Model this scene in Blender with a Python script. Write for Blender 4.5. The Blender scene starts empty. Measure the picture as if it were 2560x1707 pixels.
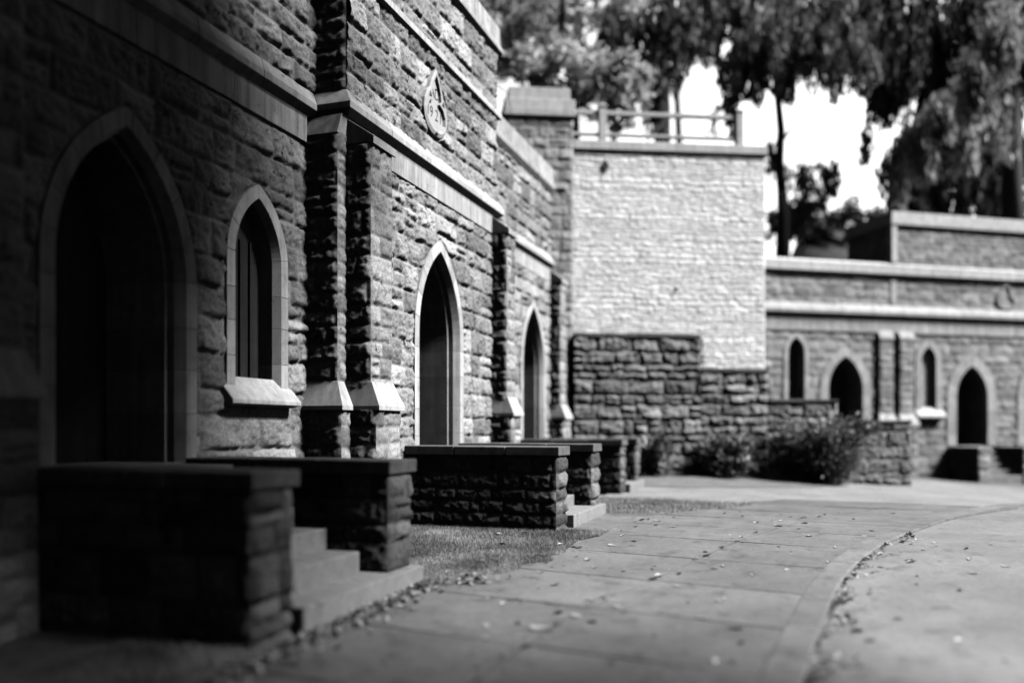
import bpy, math, random
import numpy as np
from mathutils import Vector, Quaternion

# ------------------------------------------------------------------ camera, sky, sun, exposure
SC = bpy.context.scene
COL = SC.collection
cam_d = bpy.data.cameras.new("camera")
cam = bpy.data.objects.new("camera", cam_d)
COL.objects.link(cam)
SC.camera = cam
TH = math.atan(672 / 1960)
cam.location = (0, 0, 1.5)
cam.rotation_euler = (math.radians(90), 0, TH)
cam_d.sensor_width = 36
cam_d.lens = 30.0
cam_d.shift_y = 0.0846
cam_d.clip_end = 2000
cam_d.dof.use_dof = True
cam_d.dof.focus_distance = 12.0
cam_d.dof.aperture_fstop = 0.228
cam_d.dof.aperture_blades = 0

SUN_AZ = math.radians(3)        # measured from +X towards +Y
SUN_EL = math.radians(48)
world = bpy.data.worlds.new("World")
SC.world = world
world.use_nodes = True
nt = world.node_tree
sky = nt.nodes.new("ShaderNodeTexSky")
sky.sky_type = 'NISHITA'
sky.sun_disc = False
sky.sun_elevation = SUN_EL
sky.sun_rotation = math.radians(90) - SUN_AZ
bw = nt.nodes.new("ShaderNodeRGBToBW")     # the photograph is black and white
nt.links.new(sky.outputs[0], bw.inputs[0])
# bright cloud patch added low towards +Y only: white sky in view, little fill light
tc = nt.nodes.new("ShaderNodeTexCoord")
def wmath(op, a, b=None):
    n = nt.nodes.new("ShaderNodeMath"); n.operation = op
    for i, x in enumerate((a, b)):
        if x is None: continue
        if isinstance(x, (int, float)): n.inputs[i].default_value = x
        else: nt.links.new(x, n.inputs[i])
    return n.outputs[0]
def wrange(v, a, b, c, d):
    n = nt.nodes.new("ShaderNodeMapRange"); n.interpolation_type = 'SMOOTHSTEP'
    nt.links.new(v, n.inputs[0])
    for i, x in enumerate((a, b, c, d)): n.inputs[i + 1].default_value = x
    return n.outputs[0]
sx = nt.nodes.new("ShaderNodeSeparateXYZ"); nt.links.new(tc.outputs["Generated"], sx.inputs[0])
wn = nt.nodes.new("ShaderNodeTexNoise"); wn.inputs["Scale"].default_value = 3.5; wn.inputs["Detail"].default_value = 5
nt.links.new(tc.outputs["Generated"], wn.inputs["Vector"])
cloud = wmath('MULTIPLY', wrange(sx.outputs[1], .80, .91, 0, 1), wrange(sx.outputs[2], .62, .4, 0, 1))
cloud = wmath('MULTIPLY', cloud, wrange(wn.outputs["Fac"], .3, .6, 9.0, 17.0))
nt.links.new(wmath('ADD', wmath('MULTIPLY', bw.outputs[0], .12), cloud), nt.nodes["Background"].inputs[0])
nt.nodes["Background"].inputs[1].default_value = 0.05
sun_d = bpy.data.lights.new("sun", 'SUN')
sun_d.energy = 4.7
sun_d.angle = math.radians(16)
sun = bpy.data.objects.new("sun", sun_d)
COL.objects.link(sun)
sdir = Vector((math.cos(SUN_AZ) * math.cos(SUN_EL), math.sin(SUN_AZ) * math.cos(SUN_EL), math.sin(SUN_EL)))
sun.rotation_euler = sdir.to_track_quat('Z', 'Y').to_euler()
SC.view_settings.view_transform = 'Standard'
SC.view_settings.look = 'None'
SC.view_settings.exposure = 1.5
SC.view_settings.gamma = 1.0
SC.cycles.max_bounces = 4
SC.cycles.diffuse_bounces = 0

R = random.Random(11)
NP = np.random.RandomState(5)

# ------------------------------------------------------------------ helpers
_L = NP.rand(64, 256, 256)

def vnoise(x, y, seed=0):
    t = _L[seed % 64]
    xi = np.floor(x).astype(int); yi = np.floor(y).astype(int)
    fx = x - xi; fy = y - yi
    fx = fx * fx * (3 - 2 * fx); fy = fy * fy * (3 - 2 * fy)
    a = t[xi & 255, yi & 255]; b = t[(xi + 1) & 255, yi & 255]
    c = t[xi & 255, (yi + 1) & 255]; d = t[(xi + 1) & 255, (yi + 1) & 255]
    return (a * (1 - fx) + b * fx) * (1 - fy) + (c * (1 - fx) + d * fx) * fy

def fbm(x, y, seed=0, o=3):
    r = 0; w = .5
    for k in range(o):
        r = r + w * vnoise(x, y, seed + k); x = x * 2.03; y = y * 2.03; w *= .5
    return r / (1 - .5 ** o)

def ground_z(x, y):
    """height of the ground: it climbs gently away from the camera and falls off to the far right"""
    x = np.asarray(x, float); y = np.asarray(y, float)
    b = np.interp(y, [-60, -10, 5.4, 8, 12, 20, 26, 40], [-2, -.5, -.17, -.13, 0, .03, .16, .2])
    t = np.clip((y - 18) / 8, 0, 1); t = t * t * (3 - 2 * t)
    return b - t * np.clip((x + 3) / 8 * .55, 0, .7)

def gz(x, y):
    return float(ground_z(x, y))

class MB:
    """collects vertices and faces, links them as ONE mesh object"""
    def __init__(s):
        s.v = []; s.f = []; s.t = []; s.m = []; s.n = 0
    def add(s, v, f, tone=.5, mort=0.):
        v = np.asarray(v, float).reshape(-1, 3); n = len(v)
        s.v.append(v)
        s.t.append(np.broadcast_to(np.asarray(tone, float), (n,)).copy())
        s.m.append(np.broadcast_to(np.asarray(mort, float), (n,)).copy())
        if isinstance(f, np.ndarray):
            s.f.append(f + s.n)
        else:
            for q in f:
                s.f.append(np.asarray([q]) + s.n)
        s.n += n
        return s
    def box(s, x0, x1, y0, y1, z0, z1, tone=.5, jit=0.):
        v = [(x, y, z) for z in (z0, z1) for y in (y0, y1) for x in (x0, x1)]
        if jit:
            v = [(a + R.uniform(-jit, jit), b + R.uniform(-jit, jit), c + R.uniform(-jit, jit)) for a, b, c in v]
        return s.add(v, [(0, 2, 3, 1), (4, 5, 7, 6), (0, 1, 5, 4), (2, 6, 7, 3), (0, 4, 6, 2), (1, 3, 7, 5)], tone)
    def prism(s, pts_a, pts_b, tone=.5):
        """two matching outlines joined into a closed solid"""
        n = len(pts_a)
        f = [tuple(range(n))[::-1], tuple(range(n, 2 * n))]
        f += [(i, (i + 1) % n, n + (i + 1) % n, n + i) for i in range(n)]
        return s.add(list(pts_a) + list(pts_b), f, tone)
    def tube(s, pts, rad, seg=8, tone=.5):
        pts = [Vector(p) for p in pts]; rings = []
        for i, p in enumerate(pts):
            d = (pts[min(i + 1, len(pts) - 1)] - pts[max(i - 1, 0)]).normalized()
            a = d.orthogonal().normalized() if abs(d.z) > .9 else d.cross(Vector((0, 0, 1))).normalized()
            b = d.cross(a)
            rings.append([p + (a * math.cos(q) + b * math.sin(q)) * rad[i] for q in [2 * math.pi * k / seg for k in range(seg)]])
        v = [q for r in rings for q in r]
        f = [(i * seg + k, i * seg + (k + 1) % seg, (i + 1) * seg + (k + 1) % seg, (i + 1) * seg + k)
             for i in range(len(pts) - 1) for k in range(seg)]
        f += [tuple(range(seg))[::-1], tuple((len(pts) - 1) * seg + k for k in range(seg))]
        return s.add(v, f, tone)
    def build(s, name, mat, parent=None, smooth=False, bevel=0.):
        me = bpy.data.meshes.new(name)
        v = np.concatenate(s.v)
        me.vertices.add(len(v)); me.vertices.foreach_set("co", v.ravel())
        loops = np.concatenate([a.ravel() for a in s.f])
        lens = np.concatenate([np.full(len(a), a.shape[1]) for a in s.f])
        me.loops.add(len(loops)); me.loops.foreach_set("vertex_index", loops.astype(np.int32))
        me.polygons.add(len(lens))
        me.polygons.foreach_set("loop_start", np.concatenate([[0], np.cumsum(lens)[:-1]]).astype(np.int32))
        me.update(calc_edges=True)
        me.validate()
        at = me.attributes.new("tone", 'FLOAT', 'POINT'); at.data.foreach_set("value", np.concatenate(s.t))
        at = me.attributes.new("mort", 'FLOAT', 'POINT'); at.data.foreach_set("value", np.concatenate(s.m))
        me.polygons.foreach_set("use_smooth", np.full(len(lens), smooth))
        me.materials.append(mat)
        o = bpy.data.objects.new(name, me); COL.objects.link(o)
        if parent is not None: o.parent = parent
        if bevel:
            b = o.modifiers.new("bevel", 'BEVEL'); b.width = bevel; b.segments = 2; b.limit_method = 'ANGLE'
        return o

def tag(o, label=None, cat=None, group=None, kind=None):
    if label: o['label'] = label
    if cat: o['category'] = cat
    if group: o['group'] = group
    if kind: o['kind'] = kind
    return o

def thing(name, loc, label, cat, group=None, rz=0.):
    o = bpy.data.objects.new(name, None); COL.objects.link(o)
    o.location = loc; o.rotation_euler = (0, 0, rz); o.empty_display_size = .2
    return tag(o, label, cat, group)

def shift(mb, loc):
    """world coordinates -> coordinates of an unrotated thing at loc"""
    mb.v = [a - np.asarray(loc) for a in mb.v]
    return mb

# ------------------------------------------------------------------ materials (all grey: black-and-white photograph)
def mat_new(name):
    m = bpy.data.materials.new(name); m.use_nodes = True
    t = m.node_tree; b = t.nodes["Principled BSDF"]
    return m, t, b

def N(t, kind, **kw):
    n = t.nodes.new(kind)
    for k, v in kw.items(): setattr(n, k, v)
    return n

def mth(t, op, a, b=None, c=None, clamp=False):
    n = N(t, "ShaderNodeMath", operation=op); n.use_clamp = clamp
    for i, x in enumerate((a, b, c)):
        if x is None: continue
        if isinstance(x, (int, float)): n.inputs[i].default_value = x
        else: t.links.new(x, n.inputs[i])
    return n.outputs[0]

def noise(t, scale, detail=3, rough=.6, vec=None, stretch=None):
    co = N(t, "ShaderNodeTexCoord").outputs["Object"] if vec is None else vec
    if stretch:
        mp = N(t, "ShaderNodeMapping"); mp.inputs["Scale"].default_value = stretch
        t.links.new(co, mp.inputs[0]); co = mp.outputs[0]
    n = N(t, "ShaderNodeTexNoise"); n.inputs["Scale"].default_value = scale
    n.inputs["Detail"].default_value = detail; n.inputs["Roughness"].default_value = rough
    t.links.new(co, n.inputs["Vector"])
    return n.outputs["Fac"]

def mr(t, v, a, b, c, d, smooth=False):
    n = N(t, "ShaderNodeMapRange"); n.interpolation_type = 'SMOOTHSTEP' if smooth else 'LINEAR'
    t.links.new(v, n.inputs[0])
    for i, x in enumerate((a, b, c, d)): n.inputs[i + 1].default_value = x
    return n.outputs[0]

def grey(t, val, sock):
    c = N(t, "ShaderNodeCombineColor")
    for i in range(3): t.links.new(val, c.inputs[i])
    t.links.new(c.outputs[0], sock)

def bump(t, b, h, strength, dist):
    n = N(t, "ShaderNodeBump"); n.inputs["Strength"].default_value = strength; n.inputs["Distance"].default_value = dist
    t.links.new(h, n.inputs["Height"]); t.links.new(n.outputs[0], b.inputs["Normal"])

def mat_stone(name, lo, hi, mortar, stain=.5, speck=.35, fine=40.):
    """rock-faced stone: tone per stone, pointing, speckle, black lichen patches"""
    m, t, b = mat_new(name)
    at = N(t, "ShaderNodeAttribute", attribute_name="tone").outputs["Fac"]
    mo = N(t, "ShaderNodeAttribute", attribute_name="mort").outputs["Fac"]
    st = mr(t, at, 0, 1, lo, hi)
    sp = mr(t, noise(t, fine, 5, .75), .3, .7, 1 - speck, 1 + speck)
    v = mth(t, 'MULTIPLY', st, sp)
    md = mr(t, noise(t, 3.3, 4, .6), .35, .7, .75, 1.15)
    v = mth(t, 'MULTIPLY', v, md)
    mx = N(t, "ShaderNodeMix", data_type='FLOAT')
    t.links.new(mo, mx.inputs[0]); t.links.new(v, mx.inputs[2]); mx.inputs[3].default_value = mortar
    v = mx.outputs[0]
    ln = mr(t, noise(t, 5.5, 7, .72), .54, .62, 0, 1, True)      # lichen patches
    lg = mr(t, noise(t, 1.1, 2, .5), .4, .62, 0, 1, True)
    k = mth(t, 'MULTIPLY', mth(t, 'MULTIPLY', ln, lg), stain)
    v = mth(t, 'MULTIPLY', v, mth(t, 'SUBTRACT', 1.0, k))
    grey(t, v, b.inputs["Base Color"])
    b.inputs["Roughness"].default_value = .92; b.inputs["Specular IOR Level"].default_value = .15
    bump(t, b, noise(t, fine * .8, 5, .7), .7, .012)
    return m

def mat_plain(name, val, var=.15, scale=6., streak=0., rough=.85, fine=60., bs=.3, stain=0.):
    """dressed stone, concrete, paint: soft blotches, optional vertical water streaks and dark spots"""
    m, t, b = mat_new(name)
    at = N(t, "ShaderNodeAttribute", attribute_name="tone").outputs["Fac"]
    v = mth(t, 'MULTIPLY', mr(t, noise(t, scale, 4, .6), .3, .7, 1 - var, 1 + var), mr(t, at, 0, 1, val * .6, val * 1.4))
    v = mth(t, 'MULTIPLY', v, mr(t, noise(t, fine, 3, .7), .3, .7, .88, 1.12))
    if streak:
        s = mr(t, noise(t, 9, 4, .6, stretch=(1, 1, .06)), .35, .7, 1 + streak * .4, 1 - streak)
        v = mth(t, 'MULTIPLY', v, s)
    if stain:
        s = mr(t, noise(t, 4.5, 6, .7), .56, .68, 1, 1 - stain, True)
        v = mth(t, 'MULTIPLY', v, s)
    grey(t, v, b.inputs["Base Color"])
    b.inputs["Roughness"].default_value = rough; b.inputs["Specular IOR Level"].default_value = .2
    bump(t, b, noise(t, fine, 4, .7), bs, .006)
    return m

def mat_leaf(name, lo, hi, trans=.25):
    m, t, b = mat_new(name)
    at = N(t, "ShaderNodeAttribute", attribute_name="tone").outputs["Fac"]
    v = mr(t, at, 0, 1, lo, hi)
    grey(t, v, b.inputs["Base Color"]); b.inputs["Roughness"].default_value = .6
    b.inputs["Specular IOR Level"].default_value = .25
    tr = N(t, "ShaderNodeBsdfTranslucent"); grey(t, v, tr.inputs[0])
    mx = N(t, "ShaderNodeMixShader"); mx.inputs[0].default_value = trans
    t.links.new(b.outputs[0], mx.inputs[1]); t.links.new(tr.outputs[0], mx.inputs[2])
    t.links.new(mx.outputs[0], t.nodes["Material Output"].inputs[0])
    return m

M = {
    'stone': mat_stone('rock_faced_stone', .12, .32, .19, .85, .5, 34.),
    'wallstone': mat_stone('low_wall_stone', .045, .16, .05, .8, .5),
    'darkstone': mat_stone('dark_rubble', .13, .29, .12, .55, .35, 18.),
    'white': mat_stone('limewashed_rubble', .70, .96, .36, .45, .14, 14.),
    'pier': mat_stone('pier_stone', .25, .38, .16, .3, .25, 18.),
    'far': mat_stone('far_stone', .17, .31, .17, .4, .3, 14.),
    'dressed': mat_plain('dressed_limestone', .33, .16, 4., .28, stain=.25),
    'frieze': mat_plain('streaked_ashlar', .30, .18, 3., .5, stain=.3),
    'coping': mat_plain('weathered_coping', .27, .2, 4., .4, stain=.4),
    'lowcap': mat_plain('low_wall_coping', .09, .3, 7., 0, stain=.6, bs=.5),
    'step': mat_plain('step_stone', .18, .2, 5., 0, stain=.4),
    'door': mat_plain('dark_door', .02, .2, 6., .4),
    'plaque': mat_plain('carved_plaque', .26, .1, 5., 0),
    'incised': mat_plain('cut_shade_dark', .03, .1, 5., 0),  # dark colour stands in for the shade inside cut strokes
    'iron_hole_dark': mat_plain('iron_hole_dark', .03, .2, 9., 0, rough=.6),
    'concrete': mat_plain('concrete_rail', .43, .15, 5., .2),
    'bark': mat_plain('bark', .045, .4, 9., .5, bs=1.),
    'farbed': mat_plain('roof_slab', .2, .2, 3., 0),
}

# ------------------------------------------------------------------ masonry
def courses(H, hs, rng):
    v = [0.]
    while v[-1] < H - .12: v.append(v[-1] + rng.choice(hs))
    v = [q * H / v[-1] for q in v]
    return v

def stone_sheet(mb, o, u, n, U, H, res, vb, rng, amp=.05, lens=(.25, .75), mask=None, taper=(1, 1), rough=.014,
                joint=.009, wob=.018, split=.22, warp=None, bead=.0, calm=None):
    """one face of rock-faced masonry as a height field; o origin, u along, n outward, z up"""
    o, u, n = np.array(o, float), np.array(u, float), np.array(n, float)
    nu = max(2, int(round(U / res)) + 1); nv = max(2, int(round(H / res)) + 1)
    us = np.linspace(0, U, nu); vs = np.linspace(0, H, nv)
    UU, VV = np.meshgrid(us, vs, indexing='ij')
    sd = rng.randrange(60)
    ox = rng.uniform(0, 90); oy = rng.uniform(0, 90)
    UW = UU + (fbm(UU * 5 + ox, VV * 5 + oy, sd, 2) - .5) * 2 * wob
    VW = VV + (fbm(UU * 5 + oy, VV * 5 + ox, sd + 3, 2) - .5) * 2 * wob
    if warp: VW = VW + warp(UU, VV)
    dist = np.full(UU.shape, -1.); hgt = np.zeros(UU.shape); tone = np.full(UU.shape, .5)
    vb = list(vb)
    for k in range(len(vb) - 1):
        a, b = vb[k], vb[k + 1]
        lo = a if k else -1e3; hi = b if k < len(vb) - 2 else 1e3
        rows = (VW >= lo) & (VW < hi)
        if not rows.any(): continue
        x = -rng.uniform(0, lens[0]); ub = [x]
        while ub[-1] < U: ub.append(ub[-1] + rng.uniform(*lens))
        if U - ub[-2] < .14: ub[-2] = ub[-1] - .01 if len(ub) > 2 and False else ub[-2]
        stones = []
        for i in range(len(ub) - 1):
            if rng.random() < split and b - a > .24 and ub[i + 1] - ub[i] < .6:
                mid = a + (b - a) * rng.uniform(.38, .62)
                stones += [(ub[i], ub[i + 1], a, mid, lo, mid), (ub[i], ub[i + 1], mid, b, mid, hi)]
            else:
                stones.append((ub[i], ub[i + 1], a, b, lo, hi))
        ridx = np.where(rows)
        uw = UW[ridx]; vw = VW[ridx]
        dd = np.full(uw.shape, -1.); hh = np.zeros(uw.shape); tt = np.full(uw.shape, .5)
        for j, (u0, u1, v0, v1, l2, h2) in enumerate(stones):
            s = (uw >= u0) & (uw < u1) & (vw >= l2) & (vw < h2)
            if not s.any(): continue
            pu, pv = uw[s], vw[s]
            d = np.minimum(np.minimum(pu - u0, u1 - pu), np.minimum(pv - v0, v1 - pv))
            cu, cv = (pu - (u0 + u1) / 2) / ((u1 - u0) / 2), (pv - (v0 + v1) / 2) / ((v1 - v0) / 2)
            h = np.full(pu.shape, 9.)
            for q in range(4):
                h = np.minimum(h, rng.uniform(.55, 1.15) + rng.uniform(-.6, .6) * cu + rng.uniform(-.65, .45) * cv)
            hh[s] = np.clip(h, .05, 1.3); dd[s] = d
            tt[s] = rng.uniform(0, 1) ** 1.2
        dist[ridx] = dd; hgt[ridx] = hh; tone[ridx] = tt
    e = np.clip((dist - joint) / .045, 0, 1)
    prof = np.sqrt(e)
    f1 = fbm(UU * 9 + ox, VV * 9 + oy, sd + 7, 3); f2 = fbm(UU * 24 + ox, VV * 24 + oy, sd + 11, 2)
    ridg = 1 - np.abs(fbm(UU * 6 + oy, VV * 11 + ox, sd + 5, 3) - .5) * 4
    h = prof * (amp * (hgt * .75 + .5 * (f1 - .5) + .22 * np.clip(ridg, 0, 1)) + rough * (f2 - .5) * 2) + (1 - prof) * (f2 - .5) * .006
    mort = np.clip(1 - (dist - joint * .6) / .012, 0, 1)
    h = h + bead * np.clip(1 - np.abs(dist) / .007, 0, 1)
    if calm is not None: h = np.where(calm(UU, VV), np.minimum(h, .012) * .5, h)
    if taper[0]: h = h * np.clip(UU / .05 + .0, 0, 1) ** .5
    if taper[1]: h = h * np.clip((U - UU) / .05, 0, 1) ** .5
    P = o + UU[..., None] * u + VV[..., None] * np.array((0, 0, 1.)) + h[..., None] * n
    idx = np.arange(nu * nv).reshape(nu, nv)
    F = np.stack([idx[:-1, :-1], idx[1:, :-1], idx[1:, 1:], idx[:-1, 1:]], -1)
    if mask is not None:
        uc = (us[:-1] + us[1:]) / 2; vc = (vs[:-1] + vs[1:]) / 2
        A, B = np.meshgrid(uc, vc, indexing='ij')
        F = F[~mask(A, B)]
    mb.add(P, F.reshape(-1, 4), tone.ravel(), mort.ravel())

def stone_box(mb, x0, x1, y0, y1, z0, z1, rng, res=.03, faces=('+X', '-Y', '+Y'), hs=(.18, .24, .3), soft=0., **kw):
    vb = courses(z1 - z0, hs, rng)
    H = z1 - z0
    for f in ('+X', '-Y', '+Y', '-X'):
        a = {'+X': ((x1, y0, z0), (0, 1, 0), (1, 0, 0), y1 - y0), '-Y': ((x0, y0, z0), (1, 0, 0), (0, -1, 0), x1 - x0),
             '+Y': ((x1, y1, z0), (-1, 0, 0), (0, 1, 0), x1 - x0), '-X': ((x0, y1, z0), (0, -1, 0), (-1, 0, 0), y1 - y0)}[f]
        if f in faces:
            k2 = dict(kw)
            if f == '-Y' and soft: k2['amp'] = kw.get('amp', .05) * soft
            stone_sheet(mb, a[0], a[1], a[2], a[3], H, res, vb, rng, **k2)
        else:
            o, u = np.array(a[0]), np.array(a[1])
            mb.add([o, o + u * a[3], o + u * a[3] + (0, 0, H), o + (0, 0, H)], [(0, 1, 2, 3)])
    mb.add([(x0, y0, z1), (x1, y0, z1), (x1, y1, z1), (x0, y1, z1)], [(0, 1, 2, 3)], .5, 1.)

def arch_path(a, R_, spring, base, w, nseg=12):
    """points (u, v) of a pointed arch offset by w from the inner line of half width a"""
    top = math.sqrt((R_ + w) ** 2 - (R_ - a) ** 2)
    t1 = math.acos((R_ - a) / (R_ + w))
    pts = [(-a - w, base), (-a - w, spring)]
    L = []
    for k in range(1, nseg + 1):
        q = t1 * k / nseg
        L.append((R_ - a - (R_ + w) * math.cos(q), spring + (R_ + w) * math.sin(q)))
    pts += L
    pts += [(-x, y) for x, y in L[-2::-1]]
    pts += [(a + w, spring), (a + w, base)]
    return pts

def in_arch(A, B, uc, a, R_, spring, base, w):
    x = np.abs(A - uc)
    low = (B <= spring) & (B >= base) & (x < a + w)
    up = (B > spring) & ((x + (R_ - a)) ** 2 + (B - spring) ** 2 < (R_ + w) ** 2)
    return low | up

def arch_surround(mb, place, a, spring, base, w, prof, block=.46, groove=.007, R_=None, rng=None):
    """moulded stone arch: prof = [(offset, outward)...]; masonry joints cut as fine grooves"""
    R_ = R_ or 2 * a
    ref = arch_path(a, R_, spring, base, w, 14)
    # parameter stations: length along the outer line; a groove every block
    def sample(offs):
        P = arch_path(a, R_, spring, base, offs, 14)
        return P
    # refine straight jambs so that joints can sit on them
    def refine(P, stations):
        out = []
        for (i, q) in stations:
            x0, y0 = P[i]; x1, y1 = P[i + 1]
            out.append((x0 + (x1 - x0) * q, y0 + (y1 - y0) * q))
        return out
    st = []; inset = []
    acc = 0.; nxt = block * .8
    for i in range(len(ref) - 1):
        L = math.dist(ref[i], ref[i + 1]); st.append((i, 0.)); inset.append(0)
        while nxt < acc + L - 1e-6:
            q = (nxt - acc) / L; e = .006 / L
            if q - e > 0.01 and q + e < .99:
                for d, g in ((-e, 0), (0, 1), (e, 0)):
                    st.append((i, q + d)); inset.append(g)
            nxt += block * (rng.uniform(.85, 1.15) if rng else 1)
        acc += L
    st.append((len(ref) - 2, 1.)); inset.append(0)
    rings = []
    for off, out in prof:
        P = refine(sample(off), st)
        rings.append([place(x, y, out - groove * g) if out > -.05 else place(x * (1 + .004 * g), y, out) for (x, y), g in zip(P, inset)])
    n = len(st)
    tones = []
    cur = R.uniform(.3, .7)
    for g in inset:
        if g: cur = R.uniform(.25, .75)
        tones.append(.02 if g else cur)
    v = [p for r in rings for p in r]
    f = [(j * n + i, j * n + i + 1, (j + 1) * n + i + 1, (j + 1) * n + i) for j in range(len(prof) - 1) for i in range(n - 1)]
    mb.add(v, f, tones * len(prof))

def arch_panel(mb, place, a, spring, base, out, off=0., R_=None, tone=.5):
    P = arch_path(a, R_ or 2 * a, spring, base, off, 10)
    n = len(P)
    mb.prism([place(x, y, out - .06) for x, y in P], [place(x, y, out) for x, y in P], tone)

def sweep(mb, path, prof, tone=.5, blocks=1.2, rng=None):
    """moulding along a plan polyline with mitred corners; outward = right of the direction of travel"""
    def offs(n):
        out = []
        for i, p in enumerate(path):
            def nrm(a, b):
                d = (b[0] - a[0], b[1] - a[1]); l = math.hypot(*d); return (d[1] / l, -d[0] / l)
            if i == 0: q = nrm(path[0], path[1]); out.append((p[0] + q[0] * n, p[1] + q[1] * n)); continue
            if i == len(path) - 1: q = nrm(path[-2], path[-1]); out.append((p[0] + q[0] * n, p[1] + q[1] * n)); continue
            a, b = nrm(path[i - 1], p), nrm(p, path[i + 1])
            k = 1 + a[0] * b[0] + a[1] * b[1]
            out.append((p[0] + (a[0] + b[0]) * n / k, p[1] + (a[1] + b[1]) * n / k))
        return out
    rails = [[(x, y, z) for x, y in offs(n)] for n, z in prof]
    m = len(path)
    for i in range(m - 1):
        L = math.dist(path[i], path[i + 1]); nb = max(1, int(round(L / blocks)))
        for b in range(nb):
            q0 = b / nb + (.004 / L if b else 0); q1 = (b + 1) / nb - (.004 / L if b < nb - 1 else 0)
            A = [tuple(r[i][k] + (r[i + 1][k] - r[i][k]) * q0 for k in range(3)) for r in rails]
            B = [tuple(r[i][k] + (r[i + 1][k] - r[i][k]) * q1 for k in range(3)) for r in rails]
            mb.prism(B, A, tone + R.uniform(-.15, .15))

# ------------------------------------------------------------------ ground, pavement, kerb, road
def strip(name, mat, xs_a, xs_b, ys, dz, nx=14, label=None, z0=None):
    """sheet between two plan curves x=a(y), x=b(y), lying dz above the ground"""
    mb = MB()
    Y = np.repeat(ys[:, None], nx, 1); t = np.linspace(0, 1, nx)
    X = xs_a[:, None] * (1 - t) + xs_b[:, None] * t
    Z = ground_z(X, Y) + dz
    idx = np.arange(X.size).reshape(X.shape)
    F = np.stack([idx[:-1, :-1], idx[:-1, 1:], idx[1:, 1:], idx[1:, :-1]], -1).reshape(-1, 4)
    mb.add(np.stack([X, Y, Z], -1), F)
    o = mb.build(name, mat, None, True)
    o['kind'] = 'structure'
    return o

def mat_ground(name, val, fine=55., var=.25, dist=.01, big=1.2, stain=.25):
    m, t, b = mat_new(name)
    v = mr(t, noise(t, fine, 5, .75), .3, .7, val * (1 - var), val * (1 + var))
    v = mth(t, 'MULTIPLY', v, mr(t, noise(t, big, 4, .6), .35, .65, .82, 1.15))
    v = mth(t, 'MULTIPLY', v, mr(t, noise(t, 3.4, 6, .7), .52, .68, 1, 1 - stain, True))
    v = mth(t, 'MULTIPLY', v, mr(t, noise(t, 11., 5, .7), .3, .7, .82, 1.16))
    at = N(t, "ShaderNodeAttribute", attribute_name="tone").outputs["Fac"]
    v = mth(t, 'MULTIPLY', v, mr(t, at, 0, 1, .7, 1.3))
    grey(t, v, b.inputs["Base Color"]); b.inputs["Roughness"].default_value = .8
    b.inputs["Specular IOR Level"].default_value = .3
    bump(t, b, noise(t, fine * 1.3, 5, .75), .6, dist)
    return m

M['flag'] = mat_ground('paving_flag', .115, 60., .5, .016, 1.1, .45)
M['gravel'] = mat_ground('path_surface', .18, 45., .4, .015, .8, .35)
M['soil'] = mat_ground('bare_soil', .12, 30., .4, .03)
M['turf'] = mat_ground('dry_turf', .13, 70., .45, .03, 1.6, .4)
M['asphalt'] = mat_ground('worn_asphalt', .15, 65., .5, .012, .8, .35)
M['kerbstone'] = mat_ground('kerb_stone', .125, 45., .4, .012, 1.5, .4)
M['joint'] = mat_ground('joint_dirt', .025, 60., .4, .01)
M['hill'] = mat_ground('hill_turf', .035, 8., .4, .05)

KY = np.array([-8, 0, 3, 6.04, 9.75, 12.09, 14.3, 16.65, 19.5, 23, 27, 33])
KX = np.array([-.55, -.38, -.28, -.15, .23, .82, 1.6, 2.54, 4.16, 7.2, 12.5, 24])
def kx(y): return np.interp(y, KY, KX)
def ksm(y):                                  # smoothed kerb line
    return sum(kx(y + d) for d in np.linspace(-1.2, 1.2, 9)) / 9
def ledge(y):                                # left edge of the paving
    return np.interp(y, [-8, 5, 8.0, 8.4, 8.9, 10.26, 11.2, 14.6, 17.5, 24, 33], [-3.95, -3.95, -3.85, -3.45, -3.2, -2.92, -2.85, -2.5, -1.3, 3, 16])

# base terrain, reaching the horizon
mb = MB()
gx = np.concatenate([np.linspace(-400, -30, 12), np.linspace(-26, 30, 57), np.linspace(35, 400, 12)])
gy = np.concatenate([np.linspace(-400, -20, 12), np.linspace(-16, 45, 62), np.linspace(50, 500, 12)])
X, Y = np.meshgrid(gx, gy, indexing='ij')
Z = ground_z(X, Y) - .035
idx = np.arange(X.size).reshape(X.shape)
mb.add(np.stack([X, Y, Z], -1), np.stack([idx[:-1, :-1], idx[1:, :-1], idx[1:, 1:], idx[:-1, 1:]], -1).reshape(-1, 4))
mb.build('ground', M['soil'], None, True)['kind'] = 'structure'

ys = np.linspace(-8, 30, 160)
strip('road', M['asphalt'], ksm(ys) + .1, ksm(ys) + 26, ys, -.022, 30)
ys = np.linspace(15.5, 32.5, 80)
strip('path', M['gravel'], np.full_like(ys, -4.2), ksm(ys) - .1, ys, -.012, 40)
ys = np.linspace(-8, 18, 120)
strip('pavement_bed', M['joint'], ledge(ys) - .02, ksm(ys) - .1, ys, -.008, 20)

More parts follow.
